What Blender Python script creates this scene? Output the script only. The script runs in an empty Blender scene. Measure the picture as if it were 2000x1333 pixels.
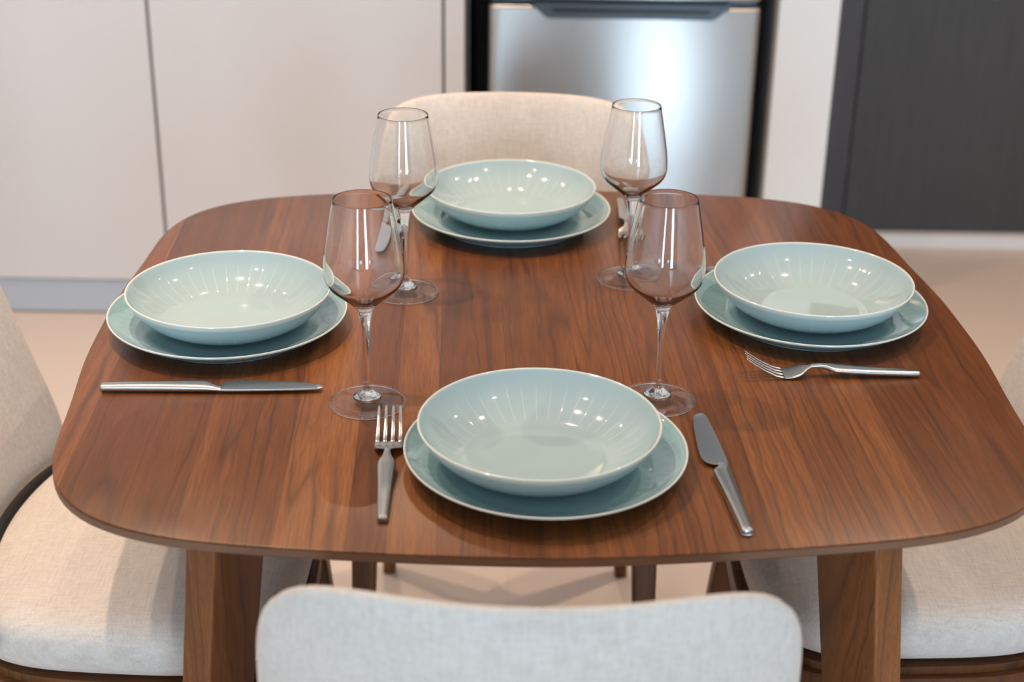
import bpy, bmesh, math, random
from mathutils import Vector, Matrix
PI = math.pi
R = math.radians
scn = bpy.context.scene
C = scn.collection
TZ = 0.75                                   # height of the table top

# ------------------------------------------------------------------ camera
FPX, PITCH, ROLL, CH = 2968.3, 0.42526, 0.015838, 0.7374
cp, sp = math.cos(PITCH), math.sin(PITCH)
Fv = Vector((0, cp, -sp)); U0 = Vector((0, sp, cp)); R0 = Vector((1, 0, 0))
cr, sr = math.cos(ROLL), math.sin(ROLL)
Rv = cr * R0 + sr * U0; Uv = -sr * R0 + cr * U0
cam = bpy.data.cameras.new('camera')
cam.sensor_width = 36.0
cam.lens = FPX / 2000 * 36.0
cam.clip_start = 0.05
cam.dof.use_dof = True
cam.dof.focus_distance = 1.70
cam.dof.aperture_fstop = 4.2
co = bpy.data.objects.new('camera', cam); C.objects.link(co)
M = Matrix((Rv, Uv, -Fv)).transposed().to_4x4(); M.translation = Vector((0, 0, TZ + CH))
co.matrix_world = M
scn.camera = co

# ------------------------------------------------------------------ world, light, exposure
w = bpy.data.worlds.new('world'); scn.world = w; w.use_nodes = True
w.node_tree.nodes['Background'].inputs[0].default_value = (0.75, 0.87, 1.0, 1)
w.node_tree.nodes['Background'].inputs[1].default_value = 1.0
scn.view_settings.view_transform = 'Standard'
scn.view_settings.look = 'None'
scn.view_settings.gamma = 1
scn.view_settings.use_curve_mapping = False
scn.view_settings.exposure = 0.09
scn.cycles.max_bounces = 14
scn.cycles.transparent_max_bounces = 24
scn.cycles.transmission_bounces = 14
scn.cycles.sample_clamp_indirect = 6.0
scn.cycles.blur_glossy = 0.4
DAY = (0.62, 0.82, 1.0)
WARM = (1.0, 0.73, 0.53)

def area(name, loc, rot, sx, sy, power, col, shape='RECTANGLE', spread=PI, parent=None):
    l = bpy.data.lights.new(name, 'AREA'); l.shape = shape; l.size = sx; l.size_y = sy
    l.energy = power; l.color = col; l.spread = spread
    o = bpy.data.objects.new(name, l); C.objects.link(o); o.location = loc; o.rotation_euler = rot
    if parent: o.parent = parent
    return o
# daylight through the two tall openings of the wall behind the camera
WIN = [(-1.36, 0.62, 92), (1.42, 0.86, 128)]      # centre x, width, watts
for cx, wd, pw in WIN:
    area('window_daylight', (cx, -4.62, 1.25), (R(90), 0, 0), wd - 0.02, 2.3, pw, DAY)
# positions of the recessed ceiling lamps (x, y, watts)
LAMPS = [(-1.02, 1.12, 3.5), (-0.98, 2.15, 8.5), (-0.58, 1.72, 8.5), (1.05, 1.15, 3.0), (1.0, 2.20, 8.0),
         (-0.2, 2.75, 4.0), (2.0, 2.8, 9.0), (-1.6, 3.0, 3.8)]

# ------------------------------------------------------------------ helpers
def tag(o, label=None, cat=None, group=None, kind=None):
    if label: o['label'] = label
    if cat: o['category'] = cat
    if group: o['group'] = group
    if kind: o['kind'] = kind
    return o
def thing(name, label, cat, loc=(0, 0, 0), rz=0, group=None):
    o = bpy.data.objects.new(name, None); C.objects.link(o)
    o.empty_display_size = 0.05
    o.location = loc; o.rotation_euler = (0, 0, rz)
    return tag(o, label, cat, group)
def obj(name, bm, mat, parent=None, smooth=True, auto=None):
    me = bpy.data.meshes.new(name)
    bmesh.ops.recalc_face_normals(bm, faces=bm.faces[:])
    bm.to_mesh(me); bm.free()
    me.materials.append(mat)
    for p in me.polygons: p.use_smooth = smooth
    if auto is not None:
        me.set_sharp_from_angle(angle=R(auto))
    o = bpy.data.objects.new(name, me); C.objects.link(o)
    if parent: o.parent = parent
    return o
def copy_tree(o, parent=None):
    c = o.copy(); C.objects.link(c); c.parent = parent
    for ch in list(o.children): copy_tree(ch, c)
    return c
def box(bm, x0, x1, y0, y1, z0, z1):
    v = [bm.verts.new(p) for p in [(x0,y0,z0),(x1,y0,z0),(x1,y1,z0),(x0,y1,z0),(x0,y0,z1),(x1,y0,z1),(x1,y1,z1),(x0,y1,z1)]]
    for f in [(0,1,2,3),(4,5,6,7),(0,1,5,4),(1,2,6,5),(2,3,7,6),(3,0,4,7)]: bm.faces.new([v[i] for i in f])
    return v
def bevelled(x0, x1, y0, y1, z0, z1, b=0.002, seg=2):
    bm = bmesh.new(); box(bm, x0, x1, y0, y1, z0, z1)
    bmesh.ops.bevel(bm, geom=bm.edges[:], offset=b, segments=seg, profile=0.5, affect='EDGES')
    return bm
def lathe(prof, seg=128, closed=False):
    """prof: list of (r,z) outer-to-inner path; r==0 ends become poles"""
    bm = bmesh.new(); rings = []
    for r, z in prof:
        if r < 1e-6: rings.append([bm.verts.new((0, 0, z))])
        else: rings.append([bm.verts.new((r*math.cos(2*PI*k/seg), r*math.sin(2*PI*k/seg), z)) for k in range(seg)])
    n = len(rings)
    for i in range(n if closed else n-1):
        a, b = rings[i], rings[(i+1) % n]
        for k in range(seg):
            k2 = (k+1) % seg
            if len(a) == 1 and len(b) == 1: continue
            if len(a) == 1: bm.faces.new((a[0], b[k], b[k2]))
            elif len(b) == 1: bm.faces.new((a[k], b[0], a[k2]))
            else: bm.faces.new((a[k], b[k], b[k2], a[k2]))
    return bm
def spline(pts, n):
    """Catmull-Rom resampling of 2D/3D points, n points between each pair"""
    out = []; P = [tuple(p) for p in pts]; L = len(P)
    for i in range(L-1):
        p0 = P[max(i-1, 0)]; p1 = P[i]; p2 = P[i+1]; p3 = P[min(i+2, L-1)]
        for k in range(n):
            t = k/n
            out.append(tuple(0.5*((2*b)+(-a+c)*t+(2*a-5*b+4*c-d)*t*t+(-a+3*b-3*c+d)*t**3) for a, b, c, d in zip(p0, p1, p2, p3)))
    out.append(P[-1]); return out
def loft(sections, cap=True):
    bm = bmesh.new(); rows = [[bm.verts.new(p) for p in s] for s in sections]
    for a, b in zip(rows, rows[1:]):
        n = len(a)
        for k in range(n): bm.faces.new((a[k], a[(k+1) % n], b[(k+1) % n], b[k]))
    if cap: bm.faces.new(rows[0]); bm.faces.new(rows[-1])
    return bm

# ------------------------------------------------------------------ materials
def mat(name):
    m = bpy.data.materials.new(name); m.use_nodes = True
    nt = m.node_tree; b = nt.nodes['Principled BSDF']
    return m, nt, b
def N(nt, t, **kw):
    n = nt.nodes.new(t)
    for k, v in kw.items(): setattr(n, k, v)
    return n
def math_n(nt, op, a, b=None, c=None, clamp=False):
    n = N(nt, 'ShaderNodeMath', operation=op); n.use_clamp = clamp
    for i, v in enumerate((a, b, c)):
        if v is None: continue
        if isinstance(v, (int, float)): n.inputs[i].default_value = v
        else: nt.links.new(v, n.inputs[i])
    return n.outputs[0]
def ramp(nt, fac, stops, interp='LINEAR'):
    r = N(nt, 'ShaderNodeValToRGB'); r.color_ramp.interpolation = interp
    e = r.color_ramp.elements
    while len(e) < len(stops): e.new(0.5)
    for k, (p, c) in enumerate(stops):
        e[k].position = p; e[k].color = (c[0], c[1], c[2], 1)
    nt.links.new(fac, r.inputs[0]); return r.outputs[0]
def mixc(nt, fac, a, b, mode='MIX'):
    n = N(nt, 'ShaderNodeMix', data_type='RGBA', blend_type=mode)
    for i, v in ((0, fac), (6, a), (7, b)):
        if isinstance(v, (int, float)): n.inputs[i].default_value = v
        elif isinstance(v, tuple): n.inputs[i].default_value = (*v[:3], 1)
        else: nt.links.new(v, n.inputs[i])
    return n.outputs[2]
def noise(nt, vec, scale, detail=3, rough=0.5, dist=0.0):
    n = N(nt, 'ShaderNodeTexNoise'); n.inputs['Scale'].default_value = scale
    n.inputs['Detail'].default_value = detail; n.inputs['Roughness'].default_value = rough
    n.inputs['Distortion'].default_value = dist
    if vec is not None: nt.links.new(vec, n.inputs['Vector'])
    return n.outputs[0]
def mapping(nt, scale=(1, 1, 1), rot=(0, 0, 0), loc=(0, 0, 0), src='Object'):
    tc = N(nt, 'ShaderNodeTexCoord'); mp = N(nt, 'ShaderNodeMapping')
    mp.inputs['Scale'].default_value = scale; mp.inputs['Rotation'].default_value = rot; mp.inputs['Location'].default_value = loc
    nt.links.new(tc.outputs[src], mp.inputs['Vector']); return mp.outputs[0]
def bump(nt, b, h, strength=0.2, dist=0.001):
    n = N(nt, 'ShaderNodeBump'); n.inputs['Strength'].default_value = strength; n.inputs['Distance'].default_value = dist
    nt.links.new(h, n.inputs['Height']); nt.links.new(n.outputs[0], b.inputs['Normal'])

def plain(name, col, rough=0.5, metal=0.0, spec=0.5, vary=0.03, scale=6):
    m, nt, b = mat(name)
    v = mapping(nt); f = noise(nt, v, scale, 3)
    c = mixc(nt, f, tuple(x*(1-vary) for x in col), tuple(min(1, x*(1+vary)) for x in col))
    nt.links.new(c, b.inputs['Base Color'])
    b.inputs['Roughness'].default_value = rough; b.inputs['Metallic'].default_value = metal
    b.inputs['Specular IOR Level'].default_value = spec
    return m

def walnut(name, board=0.052, axis=1, rough=0.30, bright=0.74):
    """flat sawn walnut in narrow staves running along object y (axis=1) or z (axis=2)"""
    m, nt, b = mat(name)
    tc = N(nt, 'ShaderNodeTexCoord'); sx = N(nt, 'ShaderNodeSeparateXYZ'); nt.links.new(tc.outputs['Object'], sx.inputs[0])
    X = sx.outputs[0]; L = sx.outputs[axis]
    # slow wander so that the staves' edges are not ruled
    w1 = noise(nt, mapping(nt, (1.2, 1.2, 1.2)), 3.0, 2)
    xw = math_n(nt, 'ADD', X, math_n(nt, 'MULTIPLY', math_n(nt, 'SUBTRACT', w1, 0.5), 0.004))
    # unequal stave widths: warp x by a sine before cutting it into staves
    xw2 = math_n(nt, 'ADD', xw, math_n(nt, 'MULTIPLY', math_n(nt, 'SINE', math_n(nt, 'MULTIPLY', xw, 37.0)), 0.012))
    st = math_n(nt, 'DIVIDE', xw2, board)
    idx = math_n(nt, 'FLOOR', st); fr = math_n(nt, 'FRACT', st)
    wn = N(nt, 'ShaderNodeTexWhiteNoise', noise_dimensions='1D'); nt.links.new(math_n(nt, 'ADD', idx, 23.3), wn.inputs['W'])
    rnd = wn.outputs['Value']
    # grain coordinate: stretched along the stave, shifted per stave
    cb = N(nt, 'ShaderNodeCombineXYZ')
    wig = math_n(nt, 'MULTIPLY', math_n(nt, 'SUBTRACT', noise(nt, mapping(nt, (1, 0.35, 0.35) if axis == 1 else (1, 1, 0.35)), 34.0, 2), 0.5), 0.010)
    nt.links.new(math_n(nt, 'ADD', X, wig), cb.inputs[0])
    nt.links.new(math_n(nt, 'ADD', math_n(nt, 'MULTIPLY', L, 0.032), math_n(nt, 'MULTIPLY', rnd, 9.0)), cb.inputs[1])
    nt.links.new(math_n(nt, 'MULTIPLY', rnd, 5.0), cb.inputs[2])
    V = cb.outputs[0]
    big = noise(nt, V, 10.0, 2, 0.5, 0.2)
    # growth rings as contour lines of the slow field: gives cathedrals and drifting dark lines
    rings = math_n(nt, 'FRACT', math_n(nt, 'MULTIPLY', big, 18.0))
    line = math_n(nt, 'POWER', math_n(nt, 'SUBTRACT', 1.0, math_n(nt, 'ABSOLUTE', math_n(nt, 'SUBTRACT', math_n(nt, 'MULTIPLY', rings, 2.0), 1.0))), 5.0, clamp=True)
    saw = math_n(nt, 'POWER', rings, 2.5)
    fine = noise(nt, V, 260.0, 4, 0.65)
    mid = noise(nt, V, 60.0, 4, 0.6)
    pores = noise(nt, mapping(nt, (1, 0.03, 0.03) if axis == 1 else (1, 1, 0.03)), 900.0, 2, 0.6)
    blot = noise(nt, mapping(nt, (1, 0.5, 1), loc=(3, 1, 0)), 5.0, 3, 0.5)
    s = math_n(nt, 'ADD', math_n(nt, 'ADD', math_n(nt, 'MULTIPLY', rnd, 0.38), 0.13), math_n(nt, 'MULTIPLY', blot, 0.30))
    s = math_n(nt, 'ADD', s, math_n(nt, 'MULTIPLY', math_n(nt, 'SUBTRACT', mid, 0.5), 0.38))
    s = math_n(nt, 'ADD', s, math_n(nt, 'MULTIPLY', math_n(nt, 'SUBTRACT', fine, 0.5), 0.5))
    s = math_n(nt, 'SUBTRACT', s, math_n(nt, 'MULTIPLY', saw, 0.10))
    k = bright
    c = ramp(nt, s, [(0.05, (0.115*k, 0.036*k, 0.009*k)), (0.38, (0.200*k, 0.067*k, 0.018*k)), (0.62, (0.300*k, 0.109*k, 0.032*k)), (0.95, (0.42*k, 0.168*k, 0.056*k))])
    c = mixc(nt, math_n(nt, 'MULTIPLY', line, 0.62), c, (0.055*k, 0.022*k, 0.012*k))
    c = mixc(nt, math_n(nt, 'MULTIPLY', math_n(nt, 'SUBTRACT', pores, 0.45, clamp=True), 1.6, clamp=True), c, (0.06*k, 0.026*k, 0.014*k))
    # thin joint between staves
    j = math_n(nt, 'LESS_THAN', fr, 0.018)
    c = mixc(nt, math_n(nt, 'MULTIPLY', j, 0.35), c, (0.04, 0.018, 0.01))
    nt.links.new(c, b.inputs['Base Color'])
    b.inputs['Specular IOR Level'].default_value = 0.34
    rr = math_n(nt, 'ADD', rough - 0.04, math_n(nt, 'MULTIPLY', fine, 0.10)); nt.links.new(rr, b.inputs['Roughness'])
    bump(nt, b, math_n(nt, 'ADD', fine, math_n(nt, 'MULTIPLY', pores, 0.6)), 0.10, 0.0004)
    return m
M_TOP = walnut('walnut_table_top')
M_EDGE = plain('walnut_edge_band', (0.16, 0.075, 0.040), 0.42, vary=0.12, scale=30)
M_LEG = walnut('walnut_leg', 0.4, 2, 0.38, 1.05)
M_CHAIRWOOD = walnut('walnut_chair_wood', 0.4, 2, 0.38, 0.62)

def fabric():
    m, nt, b = mat('oatmeal_woven_fabric')
    S = 1500.0
    tc = N(nt, 'ShaderNodeTexCoord'); mp = tc.outputs['Generated']
    v = mapping(nt)
    sx = N(nt, 'ShaderNodeSeparateXYZ'); nt.links.new(v, sx.inputs[0])
    a = math_n(nt, 'SINE', math_n(nt, 'MULTIPLY', math_n(nt, 'ADD', sx.outputs[0], math_n(nt, 'MULTIPLY', sx.outputs[2], 0.15)), S*2.1))
    c2 = math_n(nt, 'SINE', math_n(nt, 'MULTIPLY', math_n(nt, 'ADD', sx.outputs[1], sx.outputs[2]), S*2.1))
    weave = math_n(nt, 'MULTIPLY', a, c2)
    slub = noise(nt, mapping(nt, (0.10, 1.0, 1.0)), 420.0, 3, 0.6)
    slub2 = noise(nt, mapping(nt, (1.0, 0.12, 0.12)), 420.0, 3, 0.6)
    tone = noise(nt, v, 14.0, 3, 0.5)
    f = math_n(nt, 'ADD', math_n(nt, 'MULTIPLY', slub, 0.5), math_n(nt, 'MULTIPLY', slub2, 0.5))
    f = math_n(nt, 'ADD', f, math_n(nt, 'MULTIPLY', weave, 0.09))
    f = math_n(nt, 'ADD', f, math_n(nt, 'MULTIPLY', math_n(nt, 'SUBTRACT', tone, 0.5), 0.15))
    c = ramp(nt, f, [(0.25, (0.46, 0.415, 0.37)), (0.5, (0.60, 0.55, 0.50)), (0.75, (0.70, 0.655, 0.605))])
    nt.links.new(c, b.inputs['Base Color'])
    b.inputs['Roughness'].default_value = 0.9; b.inputs['Specular IOR Level'].default_value = 0.2
    b.inputs['Sheen Weight'].default_value = 0.25; b.inputs['Sheen Roughness'].default_value = 0.5
    bump(nt, b, f, 0.4, 0.0008)
    return m
M_FAB = fabric()
M_GAPSHADE = plain('black_gap_shade', (0.012, 0.011, 0.011), 0.9)  # near-black colour painted as the shade between seat and backrest

def glaze(name, r_rim, l0, l1, nl, col=(0.370, 0.495, 0.520), linestr=0.55):
    m, nt, b = mat(name)
    tc = N(nt, 'ShaderNodeTexCoord'); s = N(nt, 'ShaderNodeSeparateXYZ'); nt.links.new(tc.outputs['Object'], s.inputs[0])
    x, y = s.outputs[0], s.outputs[1]
    r = math_n(nt, 'SQRT', math_n(nt, 'ADD', math_n(nt, 'MULTIPLY', x, x), math_n(nt, 'MULTIPLY', y, y)))
    th = math_n(nt, 'ARCTAN2', y, x)
    t = math_n(nt, 'MULTIPLY', math_n(nt, 'ADD', th, PI), nl/(2*PI))
    idx = math_n(nt, 'FLOOR', t); fr = math_n(nt, 'FRACT', t)
    d = math_n(nt, 'MULTIPLY', math_n(nt, 'ABSOLUTE', math_n(nt, 'SUBTRACT', fr, 0.5)), math_n(nt, 'MULTIPLY', r, 2*PI/nl))
    ln = math_n(nt, 'SUBTRACT', 1.0, math_n(nt, 'DIVIDE', d, 0.0009), clamp=True)
    wn = N(nt, 'ShaderNodeTexWhiteNoise', noise_dimensions='1D'); nt.links.new(math_n(nt, 'ADD', idx, 0.3), wn.inputs['W'])
    off = math_n(nt, 'MULTIPLY', math_n(nt, 'SUBTRACT', wn.outputs['Value'], 0.5), 0.004)
    ra = math_n(nt, 'SUBTRACT', r, off)
    g = math_n(nt, 'MULTIPLY', math_n(nt, 'DIVIDE', math_n(nt, 'SUBTRACT', ra, l0), 0.004, clamp=True),
               math_n(nt, 'DIVIDE', math_n(nt, 'SUBTRACT', l1, ra), 0.010, clamp=True))
    ln = math_n(nt, 'MULTIPLY', math_n(nt, 'MULTIPLY', ln, g), linestr)
    cloud = noise(nt, tc.outputs['Object'], 25.0, 2)
    base = mixc(nt, cloud, tuple(k*0.97 for k in col), tuple(k*1.03 for k in col))
    base = mixc(nt, ln, base, (0.66, 0.78, 0.76))
    rim = math_n(nt, 'DIVIDE', math_n(nt, 'SUBTRACT', r, r_rim - 0.0030), 0.0016, clamp=True)
    base = mixc(nt, math_n(nt, 'MULTIPLY', rim, 0.8), base, (0.74, 0.76, 0.70))
    nt.links.new(base, b.inputs['Base Color'])
    b.inputs['Roughness'].default_value = 0.06
    b.inputs['Specular IOR Level'].default_value = 0.55
    b.inputs['Coat Weight'].default_value = 0.4; b.inputs['Coat Roughness'].default_value = 0.02
    b.inputs['Subsurface Weight'].default_value = 0.0
    bump(nt, b, math_n(nt, 'SUBTRACT', 0.0, ln), 0.35, 0.0006)
    return m
M_BOWL = glaze('celadon_bowl_glaze', 0.120, 0.073, 0.1125, 42, linestr=0.32)
M_PLATE = glaze('celadon_plate_glaze', 0.1406, 0.104, 0.136, 52, (0.275, 0.450, 0.478), 0.25)

def thin_glass(name, f0=0.05, tint=0.30, rough=0.0):
    """wall of a wine glass: see-through, mirror-like at grazing angles, darker where the wall is seen edge on"""
    m = bpy.data.materials.new(name); m.use_nodes = True; nt = m.node_tree
    for n in list(nt.nodes): nt.nodes.remove(n)
    out = N(nt, 'ShaderNodeOutputMaterial'); mix = N(nt, 'ShaderNodeMixShader')
    tr = N(nt, 'ShaderNodeBsdfTransparent'); gl = N(nt, 'ShaderNodeBsdfGlossy'); gl.inputs['Roughness'].default_value = rough
    lw = N(nt, 'ShaderNodeLayerWeight'); lw.inputs['Blend'].default_value = 0.5
    fc = lw.outputs['Facing']
    f5 = math_n(nt, 'POWER', fc, 5.0)
    fr = math_n(nt, 'ADD', f0, math_n(nt, 'MULTIPLY', f5, 0.55), clamp=True)
    nt.links.new(fr, mix.inputs[0])
    t = ramp(nt, math_n(nt, 'POWER', fc, 8.0), [(0.0, (0.992, 0.993, 0.992)), (0.5, (1-tint, 1-tint, 1-tint)), (1.0, (1-tint*2.2, 1-tint*2.25, 1-tint*2.3))])
    nt.links.new(t, tr.inputs[0])
    nt.links.new(tr.outputs[0], mix.inputs[1]); nt.links.new(gl.outputs[0], mix.inputs[2]); nt.links.new(mix.outputs[0], out.inputs[0])
    return m
def solid_glass():
    m, nt, b = mat('clear_glass_solid')
    b.inputs['Transmission Weight'].default_value = 1.0; b.inputs['Roughness'].default_value = 0.0
    b.inputs['IOR'].default_value = 1.5; b.inputs['Base Color'].default_value = (1, 1, 1, 1)
    return m
M_GLASS = solid_glass()
M_GLASSFOOT = thin_glass('clear_glass_foot', 0.055, 0.20, 0.0)
def steel(name, rough, col=(0.53, 0.52, 0.50), streak=None):
    m, nt, b = mat(name)
    b.inputs['Metallic'].default_value = 1.0
    if streak:
        f = noise(nt, mapping(nt, streak), 1.0, 3, 0.7)
        c = mixc(nt, f, tuple(k*0.93 for k in col), tuple(min(1, k*1.05) for k in col))
        nt.links.new(c, b.inputs['Base Color'])
        nt.links.new(math_n(nt, 'ADD', rough-0.03, math_n(nt, 'MULTIPLY', f, 0.06)), b.inputs['Roughness'])
    else:
        f = noise(nt, mapping(nt), 90.0, 2)
        c = mixc(nt, f, tuple(k*0.98 for k in col), tuple(min(1, k*1.02) for k in col))
        nt.links.new(c, b.inputs['Base Color']); b.inputs['Roughness'].default_value = rough
    return m
M_STEEL = steel('polished_steel', 0.27)
M_BLADE = steel('bright_blade_steel', 0.24, (0.60, 0.61, 0.62))
M_FRIDGE = steel('brushed_stainless', 0.33, (0.39, 0.38, 0.37), (400, 400, 3))
tg = N(M_FRIDGE.node_tree, 'ShaderNodeTangent', direction_type='RADIAL', axis='Z')
_b = M_FRIDGE.node_tree.nodes['Principled BSDF']; M_FRIDGE.node_tree.links.new(tg.outputs[0], _b.inputs['Tangent'])
_b.inputs['Anisotropic'].default_value = 0.75; _b.inputs['Anisotropic Rotation'].default_value = 0.25
M_CAB = plain('warm_white_laminate', (0.65, 0.65, 0.655), 0.22, vary=0.01)
M_KICK = plain('brushed_aluminium_plinth', (0.49, 0.56, 0.63), 0.38, 0.35, vary=0.02)
M_CARC = plain('dark_carcass', (0.085, 0.095, 0.115), 0.5)
M_BLACKPL = plain('black_fridge_plastic', (0.012, 0.013, 0.015), 0.35)
M_HANDLE = plain('slate_blue_handle_trim', (0.080, 0.110, 0.140), 0.28, 0.3)
M_WALL = plain('white_wall_paint', (0.82, 0.82, 0.81), 0.7, vary=0.01)
M_PART = plain('cool_white_partition_paint', (0.72, 0.76, 0.78), 0.5, vary=0.01)
M_REAR = plain('taupe_rear_wall_paint', (0.20, 0.18, 0.165), 0.8, vary=0.02)
M_CEIL = plain('white_ceiling_paint', (0.80, 0.79, 0.78), 0.8, vary=0.01)
M_TRIM = plain('white_trim', (0.74, 0.73, 0.72), 0.45, vary=0.01)
M_LAMPRING = plain('white_lamp_ring', (0.8, 0.8, 0.78), 0.35)
def darkwood(name, col, rough=0.5):
    m, nt, b = mat(name)
    f = noise(nt, mapping(nt, (60, 60, 1.5)), 3.0, 5, 0.65)
    c = ramp(nt, f, [(0.3, tuple(k*0.75 for k in col)), (0.7, tuple(k*1.25 for k in col))])
    nt.links.new(c, b.inputs['Base Color']); b.inputs['Roughness'].default_value = rough
    bump(nt, b, f, 0.2, 0.001); return m
M_DARK = darkwood('charcoal_stained_oak', (0.040, 0.038, 0.038))
M_DARKFRAME = darkwood('charcoal_frame', (0.045, 0.040, 0.046), 0.45)
def floor_mat():
    m, nt, b = mat('beige_floor_tile')
    v = mapping(nt)
    br = N(nt, 'ShaderNodeTexBrick'); br.offset = 0.0
    nt.links.new(v, br.inputs['Vector']); br.inputs['Scale'].default_value = 1.0
    br.inputs['Brick Width'].default_value = 0.9; br.inputs['Row Height'].default_value = 0.9
    br.inputs['Mortar Size'].default_value = 0.0015
    br.inputs['Color1'].default_value = (0.66, 0.56, 0.49, 1); br.inputs['Color2'].default_value = (0.675, 0.575, 0.505, 1)
    br.inputs['Mortar'].default_value = (0.60, 0.51, 0.44, 1)
    f = noise(nt, v, 5.0, 4, 0.6)
    c = mixc(nt, math_n(nt, 'MULTIPLY', f, 0.25), br.outputs[0], (0.60, 0.51, 0.44))
    nt.links.new(c, b.inputs['Base Color']); b.inputs['Roughness'].default_value = 0.34
    return m
M_FLOOR = floor_mat()
def emis(name, col, s):
    m = bpy.data.materials.new(name); m.use_nodes = True; nt = m.node_tree
    for n in list(nt.nodes): nt.nodes.remove(n)
    o = N(nt, 'ShaderNodeOutputMaterial'); e = N(nt, 'ShaderNodeEmission'); e.inputs[0].default_value = (*col, 1); e.inputs[1].default_value = s
    nt.links.new(e.outputs[0], o.inputs[0]); return m

# ------------------------------------------------------------------ the room
X0, X1, Y0, Y1, ZC = -3.2, 3.2, -4.7, 4.02, 2.60
def struct(name, bm, m, parent=None, smooth=False):
    o = obj(name, bm, m, parent, smooth)
    if parent is None: o['kind'] = 'structure'
    return o
bm = bmesh.new(); box(bm, X0-0.1, X1+0.1, Y0-0.1, Y1+0.2, -0.10, 0.0); struct('floor', bm, M_FLOOR)
bm = bmesh.new(); box(bm, X0-0.1, X1+0.1, Y0-0.1, Y1+0.2, ZC, ZC+0.1); struct('ceiling', bm, M_CEIL)
bm = bmesh.new(); box(bm, X0-0.1, X0, Y0-0.1, Y1+0.2, 0, ZC); struct('wall_left', bm, M_WALL)
bm = bmesh.new(); box(bm, X1, X1+0.1, Y0-0.1, Y1+0.2, 0, ZC); struct('wall_right', bm, M_WALL)
bm = bmesh.new(); box(bm, X0, X1, Y1, Y1+0.1, 0, ZC); struct('wall_back', bm, M_WALL)
# rear wall (behind the camera) with the tall window openings
xs = sorted([(c-wd/2, c+wd/2) for c, wd, _ in WIN])
bm = bmesh.new(); x = X0
for a, b_ in xs:
    box(bm, x, a, Y0, Y0+0.12, 0, ZC); x = b_
box(bm, x, X1, Y0, Y0+0.12, 0, ZC)
for a, b_ in xs: box(bm, a, b_, Y0, Y0+0.12, 2.42, ZC); box(bm, a, b_, Y0, Y0+0.12, 0, 0.08)
struct('wall_rear', bm, M_REAR)
for i, (a, b_) in enumerate(xs):
    bm = bmesh.new()
    for (p, q, r_, s) in ((a, a+0.03, 0.08, 2.42), (b_-0.03, b_, 0.08, 2.42), (a+0.03, b_-0.03, 2.38, 2.42), (a+0.03, b_-0.03, 0.08, 0.12)):
        box(bm, p, q, Y0+0.10, Y0+0.15, r_, s)
    struct('window_%d' % (i+1), bm, M_TRIM)
# end of the partition beside the fridge
struct('wall_partition', bevelled(0.586, 0.722, 3.40, Y1, 0, ZC, 0.002), M_PART)
# dark sliding door in its frame, above a pale threshold strip
d = thing('door_1', None, None, (0, 0, 0)); d['kind'] = 'structure'
obj('door_panel', bevelled(0.915, 2.6, Y1-0.030, Y1-0.002, 0.036, 2.35, 0.001), M_DARK, d, False)
bm = bmesh.new(); box(bm, 0.87, 0.905, Y1-0.042, Y1-0.001, 0.036, 2.39)
box(bm, 0.905, 2.6, Y1-0.042, Y1-0.001, 2.356, 2.39)
obj('door_frame', bm, M_DARKFRAME, d, False)
bm = bmesh.new(); box(bm, 0.724, 0.869, Y1-0.06, Y1-0.001, 0.036, ZC-0.002)
obj('side_reveal', bm, M_DARKFRAME, d, False)
bm = bmesh.new(); box(bm, 0.724, X1-0.002, Y1-0.062, Y1-0.001, 0.0, 0.035); struct('baseboard_back', bm, M_TRIM)

# tall kitchen cupboards along the back
def cupboard(x0, x1, label):
    t = thing('kitchen_cupboard', label, 'cupboard', ((x0+x1)/2, 3.70, 0), 0, None)
    h = (x1-x0)/2
    bm = bmesh.new(); box(bm, -h+0.001, h-0.001, -0.275, 0.30, 0.092, 2.34); obj('cabinet_body', bm, M_CAB, t, False)
    obj('cupboard_door', bevelled(-h+0.0025, h-0.0025, -0.300, -0.278, 0.094, 2.33, 0.0015), M_CAB, t, False)
    obj('plinth', bevelled(-h+0.001, h-0.001, -0.288, -0.270, 0.004, 0.088, 0.001), M_KICK, t, False)
    return t
cupboard(-2.20, -1.520, 'tall off-white kitchen cupboard furthest left against the back wall')
cupboard(-1.518, -0.830, 'off-white handleless kitchen cupboard at the left edge, above the grey plinth')
cupboard(-0.828, -0.166, 'wide off-white handleless cupboard between the left seam and the fridge recess')
t = tag(obj('filler_panel', bevelled(-0.162, -0.118, 3.400, 3.99, 0.0, 2.34, 0.0015), M_CAB, None, False), 'narrow off-white filler strip at the left side of the fridge recess', 'panel')
bm = bmesh.new(); box(bm, -0.1165, 0.5845, 3.985, 4.018, 0.0, 2.30)
struct('trim_1', bm, M_CARC)
bm = bmesh.new(); box(bm, -0.1165, -0.1085, 3.45, 3.984, 0.0, 2.30)
struct('trim_2', bm, M_CARC)

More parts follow.
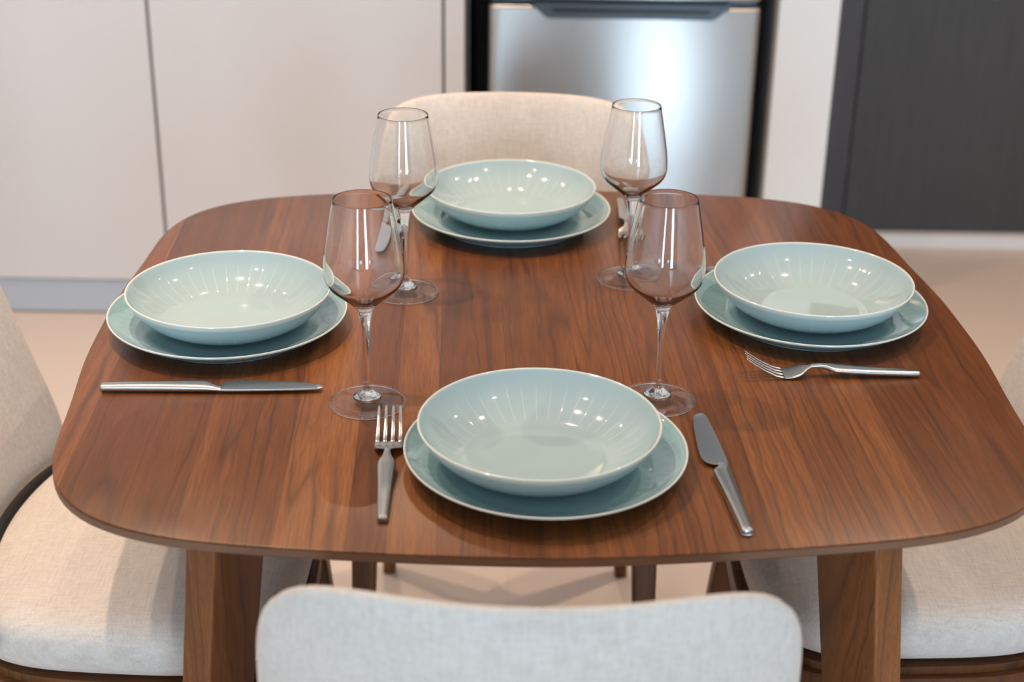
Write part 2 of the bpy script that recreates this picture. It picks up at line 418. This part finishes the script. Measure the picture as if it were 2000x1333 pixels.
# fridge with a slightly bowed steel door
FX0, FX1, FY = -0.064, 0.546, 3.395
fr = thing('fridge', 'silver stainless steel fridge with dark recessed handle behind the far chair', 'fridge', ((FX0+FX1)/2, 3.66, 0))
hw = (FX1-FX0)/2
bm = bmesh.new(); box(bm, -hw+0.004, hw-0.004, -0.22, 0.29, 0.03, 1.78); obj('fridge_body', bm, M_BLACKPL, fr, False)
def fdoor(z0, z1, name):
    bm = bmesh.new(); n = 40; r = 0.012
    def yy(x):
        y = -0.265 + 0.012*(x/hw)**2 + 0.0
        e = hw-abs(x)
        if e < r: y += r-math.sqrt(max(0, r*r-(r-e)**2))
        return y
    xs_ = [(-hw + 2*hw*k/n) for k in range(n+1)]
    xs_ = sorted(set(xs_ + [s*(hw-r*q) for s in (-1, 1) for q in (0.05, 0.15, 0.3, 0.6)]))
    zs = [z0, z0+0.004, z1-0.010, z1-0.004, z1]; oy = [0.004, 0, 0, 0.003, 0.010]
    g = [[bm.verts.new((x_, yy(x_)+dy, z_)) for x_ in xs_] for z_, dy in zip(zs, oy)]
    back = [[bm.verts.new((x_, -0.222, z_)) for x_ in xs_] for z_ in (z0, z1)]
    rows = [back[0]] + g + [back[1]]
    for a, b_ in zip(rows, rows[1:]):
        for k in range(len(xs_)-1): bm.faces.new((a[k], a[k+1], b_[k+1], b_[k]))
    for k in (0, len(xs_)-1):
        bm.faces.new([rw[k] for rw in rows])
    return obj(name, bm, M_FRIDGE, fr, True, 40)
ld = fdoor(0.06, 0.773, 'lower_door'); fdoor(0.785, 1.77, 'upper_door')
bm = bmesh.new(); box(bm, -hw+0.01, hw-0.01, -0.235, -0.223, 0.7735, 0.7845); obj('door_gasket', bm, M_HANDLE, fr, False)
# handle recess trim: a shallow trapezoid at the top of the lower door
def trapz(x0, x1, z1, x2, x3, z0, y0, y1):
    bm = bmesh.new(); f = [bm.verts.new((x_, y0, z_)) for x_, z_ in ((x0, z1), (x1, z1), (x3, z0), (x2, z0))]
    k = [bm.verts.new((x_, y1, z_)) for x_, z_ in ((x0, z1), (x1, z1), (x3, z0), (x2, z0))]
    bm.faces.new(f); bm.faces.new(k)
    for i in range(4): bm.faces.new((f[i], f[(i+1) % 4], k[(i+1) % 4], k[i]))
    return bm
cxf = (FX0+FX1)/2
bm = trapz(0.030-cxf, 0.480-cxf, 0.7775, 0.066-cxf, 0.440-cxf, 0.745, -0.2685, -0.245)
bmesh.ops.bevel(bm, geom=bm.edges[:], offset=0.003, segments=2, affect='EDGES')
obj('handle', bm, M_HANDLE, fr, True, 35)
bm = trapz(0.075-cxf, 0.432-cxf, 0.768, 0.082-cxf, 0.425-cxf, 0.760, -0.2705, -0.2686); obj('handle_slot', bm, M_BLACKPL, fr, False)
for sx in (-1, 1):
    for sy in (-0.18, 0.24):
        obj('foot', lathe([(0, 0), (0.018, 0), (0.018, 0.030), (0, 0.030)], 20), M_BLACKPL, fr, False).location = (sx*(hw-0.05), sy, 0)

# recessed ceiling lamps
LBL = ['left of the table at its near end', 'left of the table at its far end', 'over the left edge of the table', 'right of the table at its near end',
       'right of the table at its far end', 'in front of the fridge', 'in front of the dark door', 'in front of the left cupboards']
for (lx, ly, pw), lb in zip(LAMPS, LBL):
    t = thing('ceiling_lamp', 'small round recessed white ceiling lamp ' + lb, 'ceiling lamp', (lx, ly, ZC), 0, 'recessed ceiling lamps')
    obj('lamp_ring', lathe([(0.031, -0.001), (0.044, -0.001), (0.047, -0.004), (0.045, -0.007), (0.034, -0.007), (0.031, -0.005)], 40, True), M_LAMPRING, t)
    area('lamp_light', (0, 0, -0.006), (0, 0, 0), 0.038, 0.038, pw, WARM, 'DISK', R(120), t)

# ------------------------------------------------------------------ the table
TCX, TCY, TROT = 0.029, 1.672, 0.040
FC = [0.556, 0.006, -0.049, -0.004, 0.011, 0.002, -0.002, -0.001]
def t_r(th): return FC[0] + sum(FC[k]*math.cos(2*k*th) for k in range(1, len(FC)))
tb = thing('dining_table', 'square walnut dining table with rounded corners, laid with plates and glasses', 'table', (TCX, TCY, 0), TROT)
def outline(off=0.0, n=240):
    P = [Vector((t_r(2*PI*k/n)*math.cos(2*PI*k/n), t_r(2*PI*k/n)*math.sin(2*PI*k/n))) for k in range(n)]
    out = []
    for k in range(n):
        tg = (P[(k+1) % n]-P[k-1]).normalized(); nn = Vector((tg.y, -tg.x))
        out.append(P[k]-nn*off)
    return out
def slab(offs):
    """offs: (inset, z) list from top to bottom"""
    bm = bmesh.new(); rows = []
    for of, z in offs: rows.append([bm.verts.new((p.x, p.y, z)) for p in outline(of)])
    for a, b_ in zip(rows, rows[1:]):
        n = len(a)
        for k in range(n): bm.faces.new((a[k], a[(k+1) % n], b_[(k+1) % n], b_[k]))
    bm.faces.new(rows[0]); bm.faces.new(rows[-1])
    return bm
top = obj('table_top', slab([(0.0016, TZ), (0.0007, TZ-0.0004), (0.0001, TZ-0.0012), (0.0001, TZ-0.0014), (0.02, TZ-0.0014)][:5]), M_TOP, tb, True, 30)
ed = obj('edge_band', slab([(0.0010, TZ-0.0016), (0.0, TZ-0.0024), (0.0, TZ-0.0095), (0.0035, TZ-0.0125), (0.012, TZ-0.0145)]), M_EDGE, tb, True, 40)
# legs: tapered boards, turned a little and splayed outwards
def table_leg(sx, sy):
    a = R(21)
    # local frame seen from above: arris nearest the outside front, e1 along the wide face towards the table centre
    secs = []
    for k in range(9):
        t_ = k/8.0; z = (TZ-0.016)*(1-t_)
        splay = 0.088*(TZ-z)
        ax = 0.319 - sx*0.006 + splay; ay = 0.392 + splay*0.9
        D = 0.115 - 0.042*t_; W_ = 0.034 - 0.004*t_; r = 0.004
        e1 = Vector((-math.sin(a), -math.cos(a))); e2 = Vector((math.cos(a), -math.sin(a)))
        A = Vector((ax, ay))
        base = [A, A+e2*W_, A+e2*W_+e1*D, A+e1*D]
        pts = []
        for i in range(4):
            p, pn, pp = base[i], base[(i+1) % 4], base[i-1]
            d1 = (pp-p).normalized(); d2 = (pn-p).normalized()
            for q in range(4):
                u = q/3.0; pts.append(p + d1*r*(1-u)**2 + d2*r*u**2)
        secs.append([(sx*p.x, sy*p.y, z) for p in pts])
    return loft(secs)
for sx, sy in ((-1, -1), (1, -1), (1, 1), (-1, 1)): obj('leg', table_leg(sx, sy), M_LEG, tb, True, 40)
for (a0, a1, b0, b1) in ((-0.30, 0.30, 0.345, 0.365), (-0.30, 0.30, -0.365, -0.345), (0.325, 0.345, -0.29, 0.29), (-0.345, -0.325, -0.29, 0.29)):
    obj('apron', bevelled(a0, a1, b0, b1, TZ-0.055, TZ-0.0155, 0.002), M_LEG, tb, False)

# ------------------------------------------------------------------ chairs
def superpt(th, n):
    c, s = math.cos(th), math.sin(th); k = (abs(c)**n+abs(s)**n)**(-1.0/n); return c*k, s*k
def pillow(fn, n_sup=6, seg=96, rad=(0.0, 0.25, 0.5, 0.7, 0.82, 0.90, 0.95, 0.98, 0.995, 1.0), p=10.0):
    """closed cushion. fn(u,v,side,t) -> point; u,v in [-1,1] on a rounded square, side +1/-1, t = thickness factor 0..1"""
    bm = bmesh.new(); sides = []
    for side in (1, -1):
        rows = []
        for r in rad:
            t = (max(0.0, 1-r**p))**0.5
            if r == 0: rows.append([bm.verts.new(fn(0, 0, side, 1))])
            elif r == 1.0 and side == -1: rows.append(sides[0][-1])
            else:
                ring = []
                for k in range(seg):
                    x, y = superpt(2*PI*k/seg, n_sup); ring.append(bm.verts.new(fn(x*r, y*r, side, t)))
                rows.append(ring)
        for a, b_ in zip(rows, rows[1:]):
            for k in range(seg):
                k2 = (k+1) % seg
                if len(a) == 1: bm.faces.new((a[0], b_[k], b_[k2]))
                else: bm.faces.new((a[k], b_[k], b_[k2], a[k2]))
        sides.append(rows)
    return bm
SEAT_Z = 0.475
def make_chair(label):
    t = thing('dining_chair', label, 'chair', (0, 0, 0), 0)
    # seat cushion: front at y=+0.225, narrower and rounder at the back
    def seat(u, v, side, th):
        wv = 0.236 - 0.010*(1-v) - 0.012*max(0, -v)**2
        x = u*wv; y = v*0.215 + 0.010 + 0.0*u*u
        y += -0.012*u*u*(1 if v > 0 else 0)*v + 0.030*u*u*max(0, -v)
        if side > 0: z = 0.440 + 0.031*th + 0.006*(1-u*u)*(1-v*v)
        else: z = 0.440 - 0.050*th
        return (x, y, z)
    obj('seat', pillow(seat, 4.2, 112, p=14), M_FAB, t)
    # backrest: upholstered shell wrapped round the sitter
    def back(u, v, side, th):
        h = (v+1)/2
        z = 0.440 + 0.415*h + 0.001*u*u*h
        wv = 0.2310 - 0.0165*h**1.5
        x = u*wv
        mid = -0.178 - 0.128*h - 0.004*math.sin(PI*h)
        y = mid + (0.048 + 0.008*h)*u*u
        thick = 0.021 - 0.002*h
        y += side*thick*th*0.5*1.6 + 0.004*side*th*math.sin(PI*h)
        return (x*(1.0 - 0.02*(side > 0)), y, z)
    obj('backrest', pillow(back, 6.0, 128, p=6), M_FAB, t)
    # dark strip standing in for the shade in the gap between seat and shell
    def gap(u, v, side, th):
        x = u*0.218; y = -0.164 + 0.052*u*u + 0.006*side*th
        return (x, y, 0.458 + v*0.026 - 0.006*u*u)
    obj('seat_back_gap', pillow(gap, 4, 64), M_GAPSHADE, t)
    # wooden frame ring under the cushion
    bm = bmesh.new(); rows = []
    for (ins, z) in ((0.012, 0.3915), (0.012, 0.381), (0.003, 0.3805), (0.001, 0.378), (0.001, 0.352), (0.003, 0.3495), (0.030, 0.3495)):
        ring = []
        for k in range(96):
            x, y = superpt(2*PI*k/96, 4.2)
            p = seat(x, y, 1, 0); v_ = Vector((p[0], p[1]-0.01)); L = v_.length
            v_ = v_*((L-ins)/L); ring.append(bm.verts.new((v_.x, v_.y+0.01, z)))
        rows.append(ring)
    for a, b_ in zip(rows, rows[1:]):
        for k in range(96): bm.faces.new((a[k], a[(k+1) % 96], b_[(k+1) % 96], b_[k]))
    bm.faces.new(rows[0]); bm.faces.new(rows[-1])
    obj('seat_frame', bm, M_CHAIRWOOD, t, True, 35)
    def leg(x0, y0, x1, y1, w0, d0, w1, d1):
        secs = []
        for k in range(8):
            q = k/7.0; z = 0.3510*(1-q)
            cx, cy = x0+(x1-x0)*q, y0+(y1-y0)*q; w_, d_ = (w0+(w1-w0)*q)/2, (d0+(d1-d0)*q)/2; r = 0.005
            pts = []
            for (sx, sy) in ((1, 1), (-1, 1), (-1, -1), (1, -1)):
                ax, ay = cx+sx*(w_-r), cy+sy*(d_-r); base = math.atan2(sy, sx)-PI/4
                for j in range(4):
                    an = base + j/3*PI/2; pts.append((ax+r*math.cos(an), ay+r*math.sin(an), z))
            secs.append(pts)
        return loft(secs)
    for s in (-1, 1):
        obj('leg', leg(s*0.198, 0.190, s*0.208, 0.232, 0.036, 0.042, 0.024, 0.026), M_CHAIRWOOD, t, True, 40)
        obj('leg', leg(s*0.178, -0.150, s*0.205, -0.245, 0.034, 0.042, 0.022, 0.026), M_CHAIRWOOD, t, True, 40)
    for s in (-1, 1):       # short brackets carrying the shell
        bm = bmesh.new(); secs = []
        for k in range(6):
            q = k/5.0; z = 0.372+0.18*q; y = -0.186-0.036*q; hw_ = 0.016-0.004*q
            secs.append([(s*0.12-hw_, y-0.006-0.010, z), (s*0.12+hw_, y-0.006-0.010, z), (s*0.12+hw_, y+0.004, z), (s*0.12-hw_, y+0.004, z)])
        bm.free(); obj('back_bracket', loft(secs), M_CHAIRWOOD, t, False)
    return t
ch0 = make_chair('oatmeal upholstered dining chair nearest the camera, seen from behind its backrest')
ch0.location = (0.0175, 1.232, 0)
for loc, rz, lb in (((-0.475, 1.655, 0), -PI/2, 'oatmeal upholstered dining chair at the left side of the table, its seat in warm light'),
                    ((0.522, 1.710, 0), PI/2, 'oatmeal upholstered dining chair at the right side of the table'),
                    ((-0.006, 2.045, 0), PI, 'oatmeal upholstered dining chair at the far side, in front of the fridge')):
    c = copy_tree(ch0); c.location = loc; c.rotation_euler = (0, 0, rz); c['label'] = lb
for o in C.objects:
    if o.name.startswith('dining_chair'): o['group'] = 'upholstered chairs round the table'

# ------------------------------------------------------------------ plates and bowls
def arc_prof(pts, n=5): return spline(pts, n)
def plate_bm():
    inner = arc_prof([(0.0, 0.0072), (0.045, 0.0072), (0.085, 0.0074), (0.104, 0.0088), (0.122, 0.0140), (0.1345, 0.0205), (0.1385, 0.0236)], 5)
    lip = [(0.1394, 0.0243), (0.1402, 0.0242), (0.1406, 0.0235), (0.1404, 0.0226)]
    outer = arc_prof([(0.1404, 0.0222), (0.1345, 0.0178), (0.122, 0.0098), (0.109, 0.0040), (0.1055, 0.0026)], 4)
    foot = [(0.1050, 0.0006), (0.1040, 0.0), (0.1020, 0.0), (0.1010, 0.0010), (0.1000, 0.0030), (0.05, 0.0034), (0.0, 0.0034)]
    return lathe(inner+lip+outer+foot, 160)
def bowl_bm():
    inner = arc_prof([(0.0, 0.0050), (0.035, 0.0050), (0.060, 0.0056), (0.078, 0.0094), (0.096, 0.0195), (0.109, 0.0315), (0.1175, 0.0445)], 6)
    lip = [(0.1184, 0.0456), (0.1192, 0.0458), (0.1199, 0.0452), (0.1200, 0.0442)]
    outer = arc_prof([(0.1199, 0.0436), (0.1125, 0.0305), (0.100, 0.0175), (0.083, 0.0072), (0.068, 0.0036), (0.0625, 0.0030)], 5)
    foot = [(0.0620, 0.0006), (0.0612, 0.0), (0.0590, 0.0), (0.0582, 0.0010), (0.0575, 0.0024), (0.03, 0.0026), (0.0, 0.0026)]
    return lathe(inner+lip+outer+foot, 160)
pl = obj('dinner_plate', plate_bm(), M_PLATE)
bo = obj('soup_bowl', bowl_bm(), M_BOWL)
BW = [((0.0283, 1.3242), (0.0350, 1.3270), 'nearest the camera', 'between the near fork and knife'),
      ((-0.3340, 1.6526), (-0.3372, 1.6560), 'at the left of the table', 'behind the level knife'),
      ((0.3643, 1.7127), (0.3632, 1.7148), 'at the right of the table', 'behind the curved fork'),
      ((-0.0052, 2.0446), (-0.0046, 2.0375), 'at the far end of the table', 'before the far chair')]
for i, (b_, p_, where, by) in enumerate(BW):
    P = pl if i == 0 else pl.copy(); B = bo if i == 0 else bo.copy()
    if i: C.objects.link(P); C.objects.link(B)
    P.location = (p_[0], p_[1], TZ+0.0003); B.location = (b_[0], b_[1], TZ+0.0003+0.0074)
    P.rotation_euler.z = i*0.7; B.rotation_euler.z = i*1.1+0.02
    tag(P, 'flat celadon dinner plate %s, %s' % (where, by), 'plate', 'celadon dinner plates')
    tag(B, 'pale celadon soup bowl %s, %s' % (where, by), 'bowl', 'celadon soup bowls')

# ------------------------------------------------------------------ wine glasses
def make_glass():
    t = thing('wine_glass', '', 'glass', (0, 0, 0), 0)
    out = spline([(0.0080, 0.1090), (0.0140, 0.1160), (0.0262, 0.1262), (0.0368, 0.1362), (0.0414, 0.1455), (0.0421, 0.1560), (0.0407, 0.1720), (0.0368, 0.1960), (0.0304, 0.2305)], 6)
    inn = spline([(0.0296, 0.2305), (0.0360, 0.1960), (0.0399, 0.1720), (0.0413, 0.1560), (0.0405, 0.1458), (0.0359, 0.1372), (0.0254, 0.1279), (0.0130, 0.1186), (0.0060, 0.1140), (0.0, 0.1128)], 6)
    obj('bowl', lathe([(0.0, 0.1089)] + out + [(0.0303, 0.2310), (0.0300, 0.2312), (0.0297, 0.2310)] + inn, 96), M_GLASS, t)
    st = spline([(0.0081, 0.1087), (0.0063, 0.1010), (0.0046, 0.0900), (0.0035, 0.0740), (0.0031, 0.0550), (0.0031, 0.0340), (0.0038, 0.0230), (0.0048, 0.0175), (0.0074, 0.0140), (0.0112, 0.0112), (0.0150, 0.0084)], 5)
    obj('stem', lathe([(0, 0.1087)] + st + [(0.0154, 0.0074), (0.0146, 0.0064), (0.008, 0.0070), (0, 0.0074)], 48), M_GLASS, t)
    ft = spline([(0.0, 0.0058), (0.0080, 0.0058), (0.0150, 0.0060), (0.0230, 0.0046), (0.0330, 0.0030), (0.0392, 0.0023)], 5)
    bm = lathe(ft + [(0.0392, 0.0006), (0.02, 0.0008), (0, 0.0016)], 96)
    # rounded outer bead of the foot
    k = 96; ring = [(0.0405+0.0011*math.cos(2*PI*j/10), 0.0014+0.0011*math.sin(2*PI*j/10)) for j in range(10)]
    rows = [[bm.verts.new((r*math.cos(2*PI*q/k), r*math.sin(2*PI*q/k), z)) for q in range(k)] for r, z in ring]
    for i in range(10):
        for q in range(k):
            bm.faces.new((rows[i][q], rows[i][(q+1) % k], rows[(i+1) % 10][(q+1) % k], rows[(i+1) % 10][q])).material_index = 1
    fo = obj('foot', bm, M_GLASSFOOT, t); fo.data.materials.append(M_GLASS)
    return t
g0 = make_glass()
GL = [((-0.1543, 1.4610), 'clear wine glass at the front left, its foot behind the near fork'),
      ((0.1586, 1.4777), 'clear wine glass at the front right, above the near knife'),
      ((-0.1352, 1.7719), 'clear wine glass at the back left, just left of the far plate'),
      ((0.1494, 1.8298), 'clear wine glass at the back right, in front of the far fork')]
for i, (p_, lb) in enumerate(GL):
    g = g0 if i == 0 else copy_tree(g0)
    g.location = (p_[0], p_[1], TZ+0.0002); g.rotation_euler.z = i*0.4
    tag(g, lb, 'glass', 'wine glasses')

# ------------------------------------------------------------------ cutlery
def ribbon(st, seg=12, sq=3.4, cap=True):
    """st: (s, x_left, x_right, z_centre, thickness) stations; cross-section = soft rectangle; length along +y"""
    secs = []
    for s, xl, xr, zc, th in st:
        cx, hw_ = (xl+xr)/2, (xr-xl)/2; pts = []
        for k in range(seg*2):
            x, z = superpt(2*PI*k/(seg*2), sq); pts.append((cx+hw_*x, s, zc+th/2*z))
        secs.append(pts)
    return loft(secs, cap)
def make_fork():
    t = thing('dinner_fork', '', 'fork', (0, 0, 0), 0)
    hs = spline([(0.0, -0.0030, 0.0030, 0.0040, 0.0040), (0.0012, -0.0046, 0.0046, 0.0040, 0.0058), (0.004, -0.0052, 0.0052, 0.0040, 0.0068), (0.03, -0.0062, 0.0062, 0.0048, 0.0070), (0.065, -0.0076, 0.0076, 0.0062, 0.0068),
                 (0.093, -0.0088, 0.0088, 0.0085, 0.0062), (0.101, -0.0078, 0.0078, 0.0098, 0.0058), (0.108, -0.0048, 0.0048, 0.0112, 0.0050), (0.116, -0.0034, 0.0034, 0.0120, 0.0042), (0.124, -0.0036, 0.0036, 0.0112, 0.0034)], 5)
    obj('handle', ribbon(hs), M_STEEL, t)
    def zc(s):   # height of the head along its length
        P = [(0.122, 0.0114), (0.130, 0.0085), (0.138, 0.0047), (0.146, 0.0024), (0.154, 0.0020), (0.164, 0.0042), (0.176, 0.0100), (0.188, 0.0172), (0.198, 0.0238)]
        for (a, za), (b_, zb) in zip(P, P[1:]):
            if s <= b_: return za+(zb-za)*(s-a)/(b_-a)
        return P[-1][1]
    hd = [(0.122, 0.0036), (0.127, 0.0052), (0.131, 0.0092), (0.134, 0.0122), (0.138, 0.0138), (0.144, 0.0144), (0.151, 0.0144), (0.154, 0.0143)]
    hd = spline(hd, 4)
    obj('head', ribbon([(s, -w_, w_, zc(s), 0.0026) for s, w_ in hd], 12, 3.0), M_STEEL, t)
    for k in range(4):
        q = (k-1.5)/1.5; st = []
        for j in range(15):
            f = j/14; s = 0.1535+0.0445*f
            cx = q*(0.0118 - 0.0008*f); w_ = 0.00235*(1-f)**0.6*0.55 + 0.00235*0.45
            if j == 14: w_ *= 0.35
            st.append((s, cx-w_, cx+w_, zc(s), 0.0022-0.0008*f))
        obj('tine', ribbon(st, 8, 2.4), M_STEEL, t)
    return t
def make_knife():
    t = thing('dinner_knife', '', 'knife', (0, 0, 0), 0)
    # spine on the right (+x), cutting edge on the left
    hs = spline([(0.0, -0.0028, 0.0030, 0.0046, 0.0040), (0.0012, -0.0050, 0.0050, 0.0046, 0.0064), (0.005, -0.0060, 0.0057, 0.0046, 0.0080), (0.04, -0.0076, 0.0062, 0.0048, 0.0090), (0.08, -0.0094, 0.0066, 0.0048, 0.0090),
                 (0.106, -0.0108, 0.0070, 0.0048, 0.0084), (0.114, -0.0100, 0.0072, 0.0048, 0.0078), (0.120, -0.0058, 0.0074, 0.0046, 0.0066), (0.125, -0.0026, 0.0076, 0.0044, 0.0050), (0.131, -0.0022, 0.0078, 0.0042, 0.0034)], 5)
    obj('handle', ribbon(hs), M_STEEL, t)
    L = [(0.128, -0.0010), (0.1295, -0.0075), (0.133, -0.0130), (0.139, -0.0158), (0.150, -0.0168), (0.175, -0.0156), (0.20, -0.0134), (0.220, -0.0110), (0.232, -0.0084), (0.238, -0.0052), (0.2405, -0.0010)]
    Rr = [(0.128, 0.0080), (0.1295, 0.0081), (0.133, 0.0082), (0.139, 0.0083), (0.150, 0.0083), (0.175, 0.0078), (0.20, 0.0070), (0.220, 0.0062), (0.232, 0.0052), (0.238, 0.0036), (0.2405, 0.0006)]
    secs = []
    for (s, l), (_, r) in zip(spline(L, 4), spline(Rr, 4)):
        ths = 0.0022 if s < 0.235 else 0.0014; z = 0.0042
        secs.append([(l, s, z-0.0003), (l+(r-l)*0.35, s, z-ths*0.40), (r-0.0006, s, z-ths*0.5), (r, s, z-ths*0.3), (r, s, z+ths*0.3), (r-0.0006, s, z+ths*0.5), (l+(r-l)*0.35, s, z+ths*0.40), (l, s, z+0.0003)])
    obj('blade', loft(secs), M_BLADE, t, True, 30)
    return t
def lay(root, a, b_, label, cat, group, z=0.0):
    """handle end at a, pointing towards b"""
    root.location = (a[0], a[1], TZ+0.0004+z); root.rotation_euler = (0, 0, math.atan2(b_[1]-a[1], b_[0]-a[0]) - PI/2)
    tag(root, label, cat, group)
f0 = make_fork(); k0 = make_knife()
lay(f0, (-0.1172, 1.2130), (-0.1262, 1.418), 'steel dinner fork left of the near plate, tines pointing away from the camera', 'fork', 'dinner forks')
f = copy_tree(f0); lay(f, (0.4600, 1.5480), (0.266, 1.5470), 'steel dinner fork lying sideways in front of the right plate', 'fork', 'dinner forks')
f = copy_tree(f0); lay(f, (0.1560, 2.1300), (0.1600, 1.93), 'steel dinner fork behind the back right wine glass, tines towards the camera', 'fork', 'dinner forks')
lay(k0, (0.2190, 1.1995), (0.2010, 1.44), 'steel dinner knife right of the near plate, blade pointing away', 'knife', 'dinner knives')
k = copy_tree(k0); lay(k, (-0.4460, 1.4790), (-0.204, 1.4880), 'steel dinner knife lying sideways in front of the left plate', 'knife', 'dinner knives')
k = copy_tree(k0); lay(k, (-0.1600, 2.1420), (-0.1790, 1.905), 'steel dinner knife left of the far plate, behind the back left glass', 'knife', 'dinner knives')
k = copy_tree(k0); lay(k, (0.4840, 1.9000), (0.2500, 1.8560), 'steel dinner knife mostly hidden behind the right plate, only its tip showing', 'knife', 'dinner knives')

# light refracted by the glasses onto the table (lamps through real glass)
for l in bpy.data.lights:
    if l.name.startswith('lamp_light'): l.cycles.is_caustics_light = True
for o in C.objects:
    if o.type == 'MESH' and o.parent and o.parent.name.startswith('wine_glass') and not o.name.startswith('foot'): o.cycles.is_caustics_caster = True
    if o.name in ('table_top', 'edge_band'): o.cycles.is_caustics_receiver = True
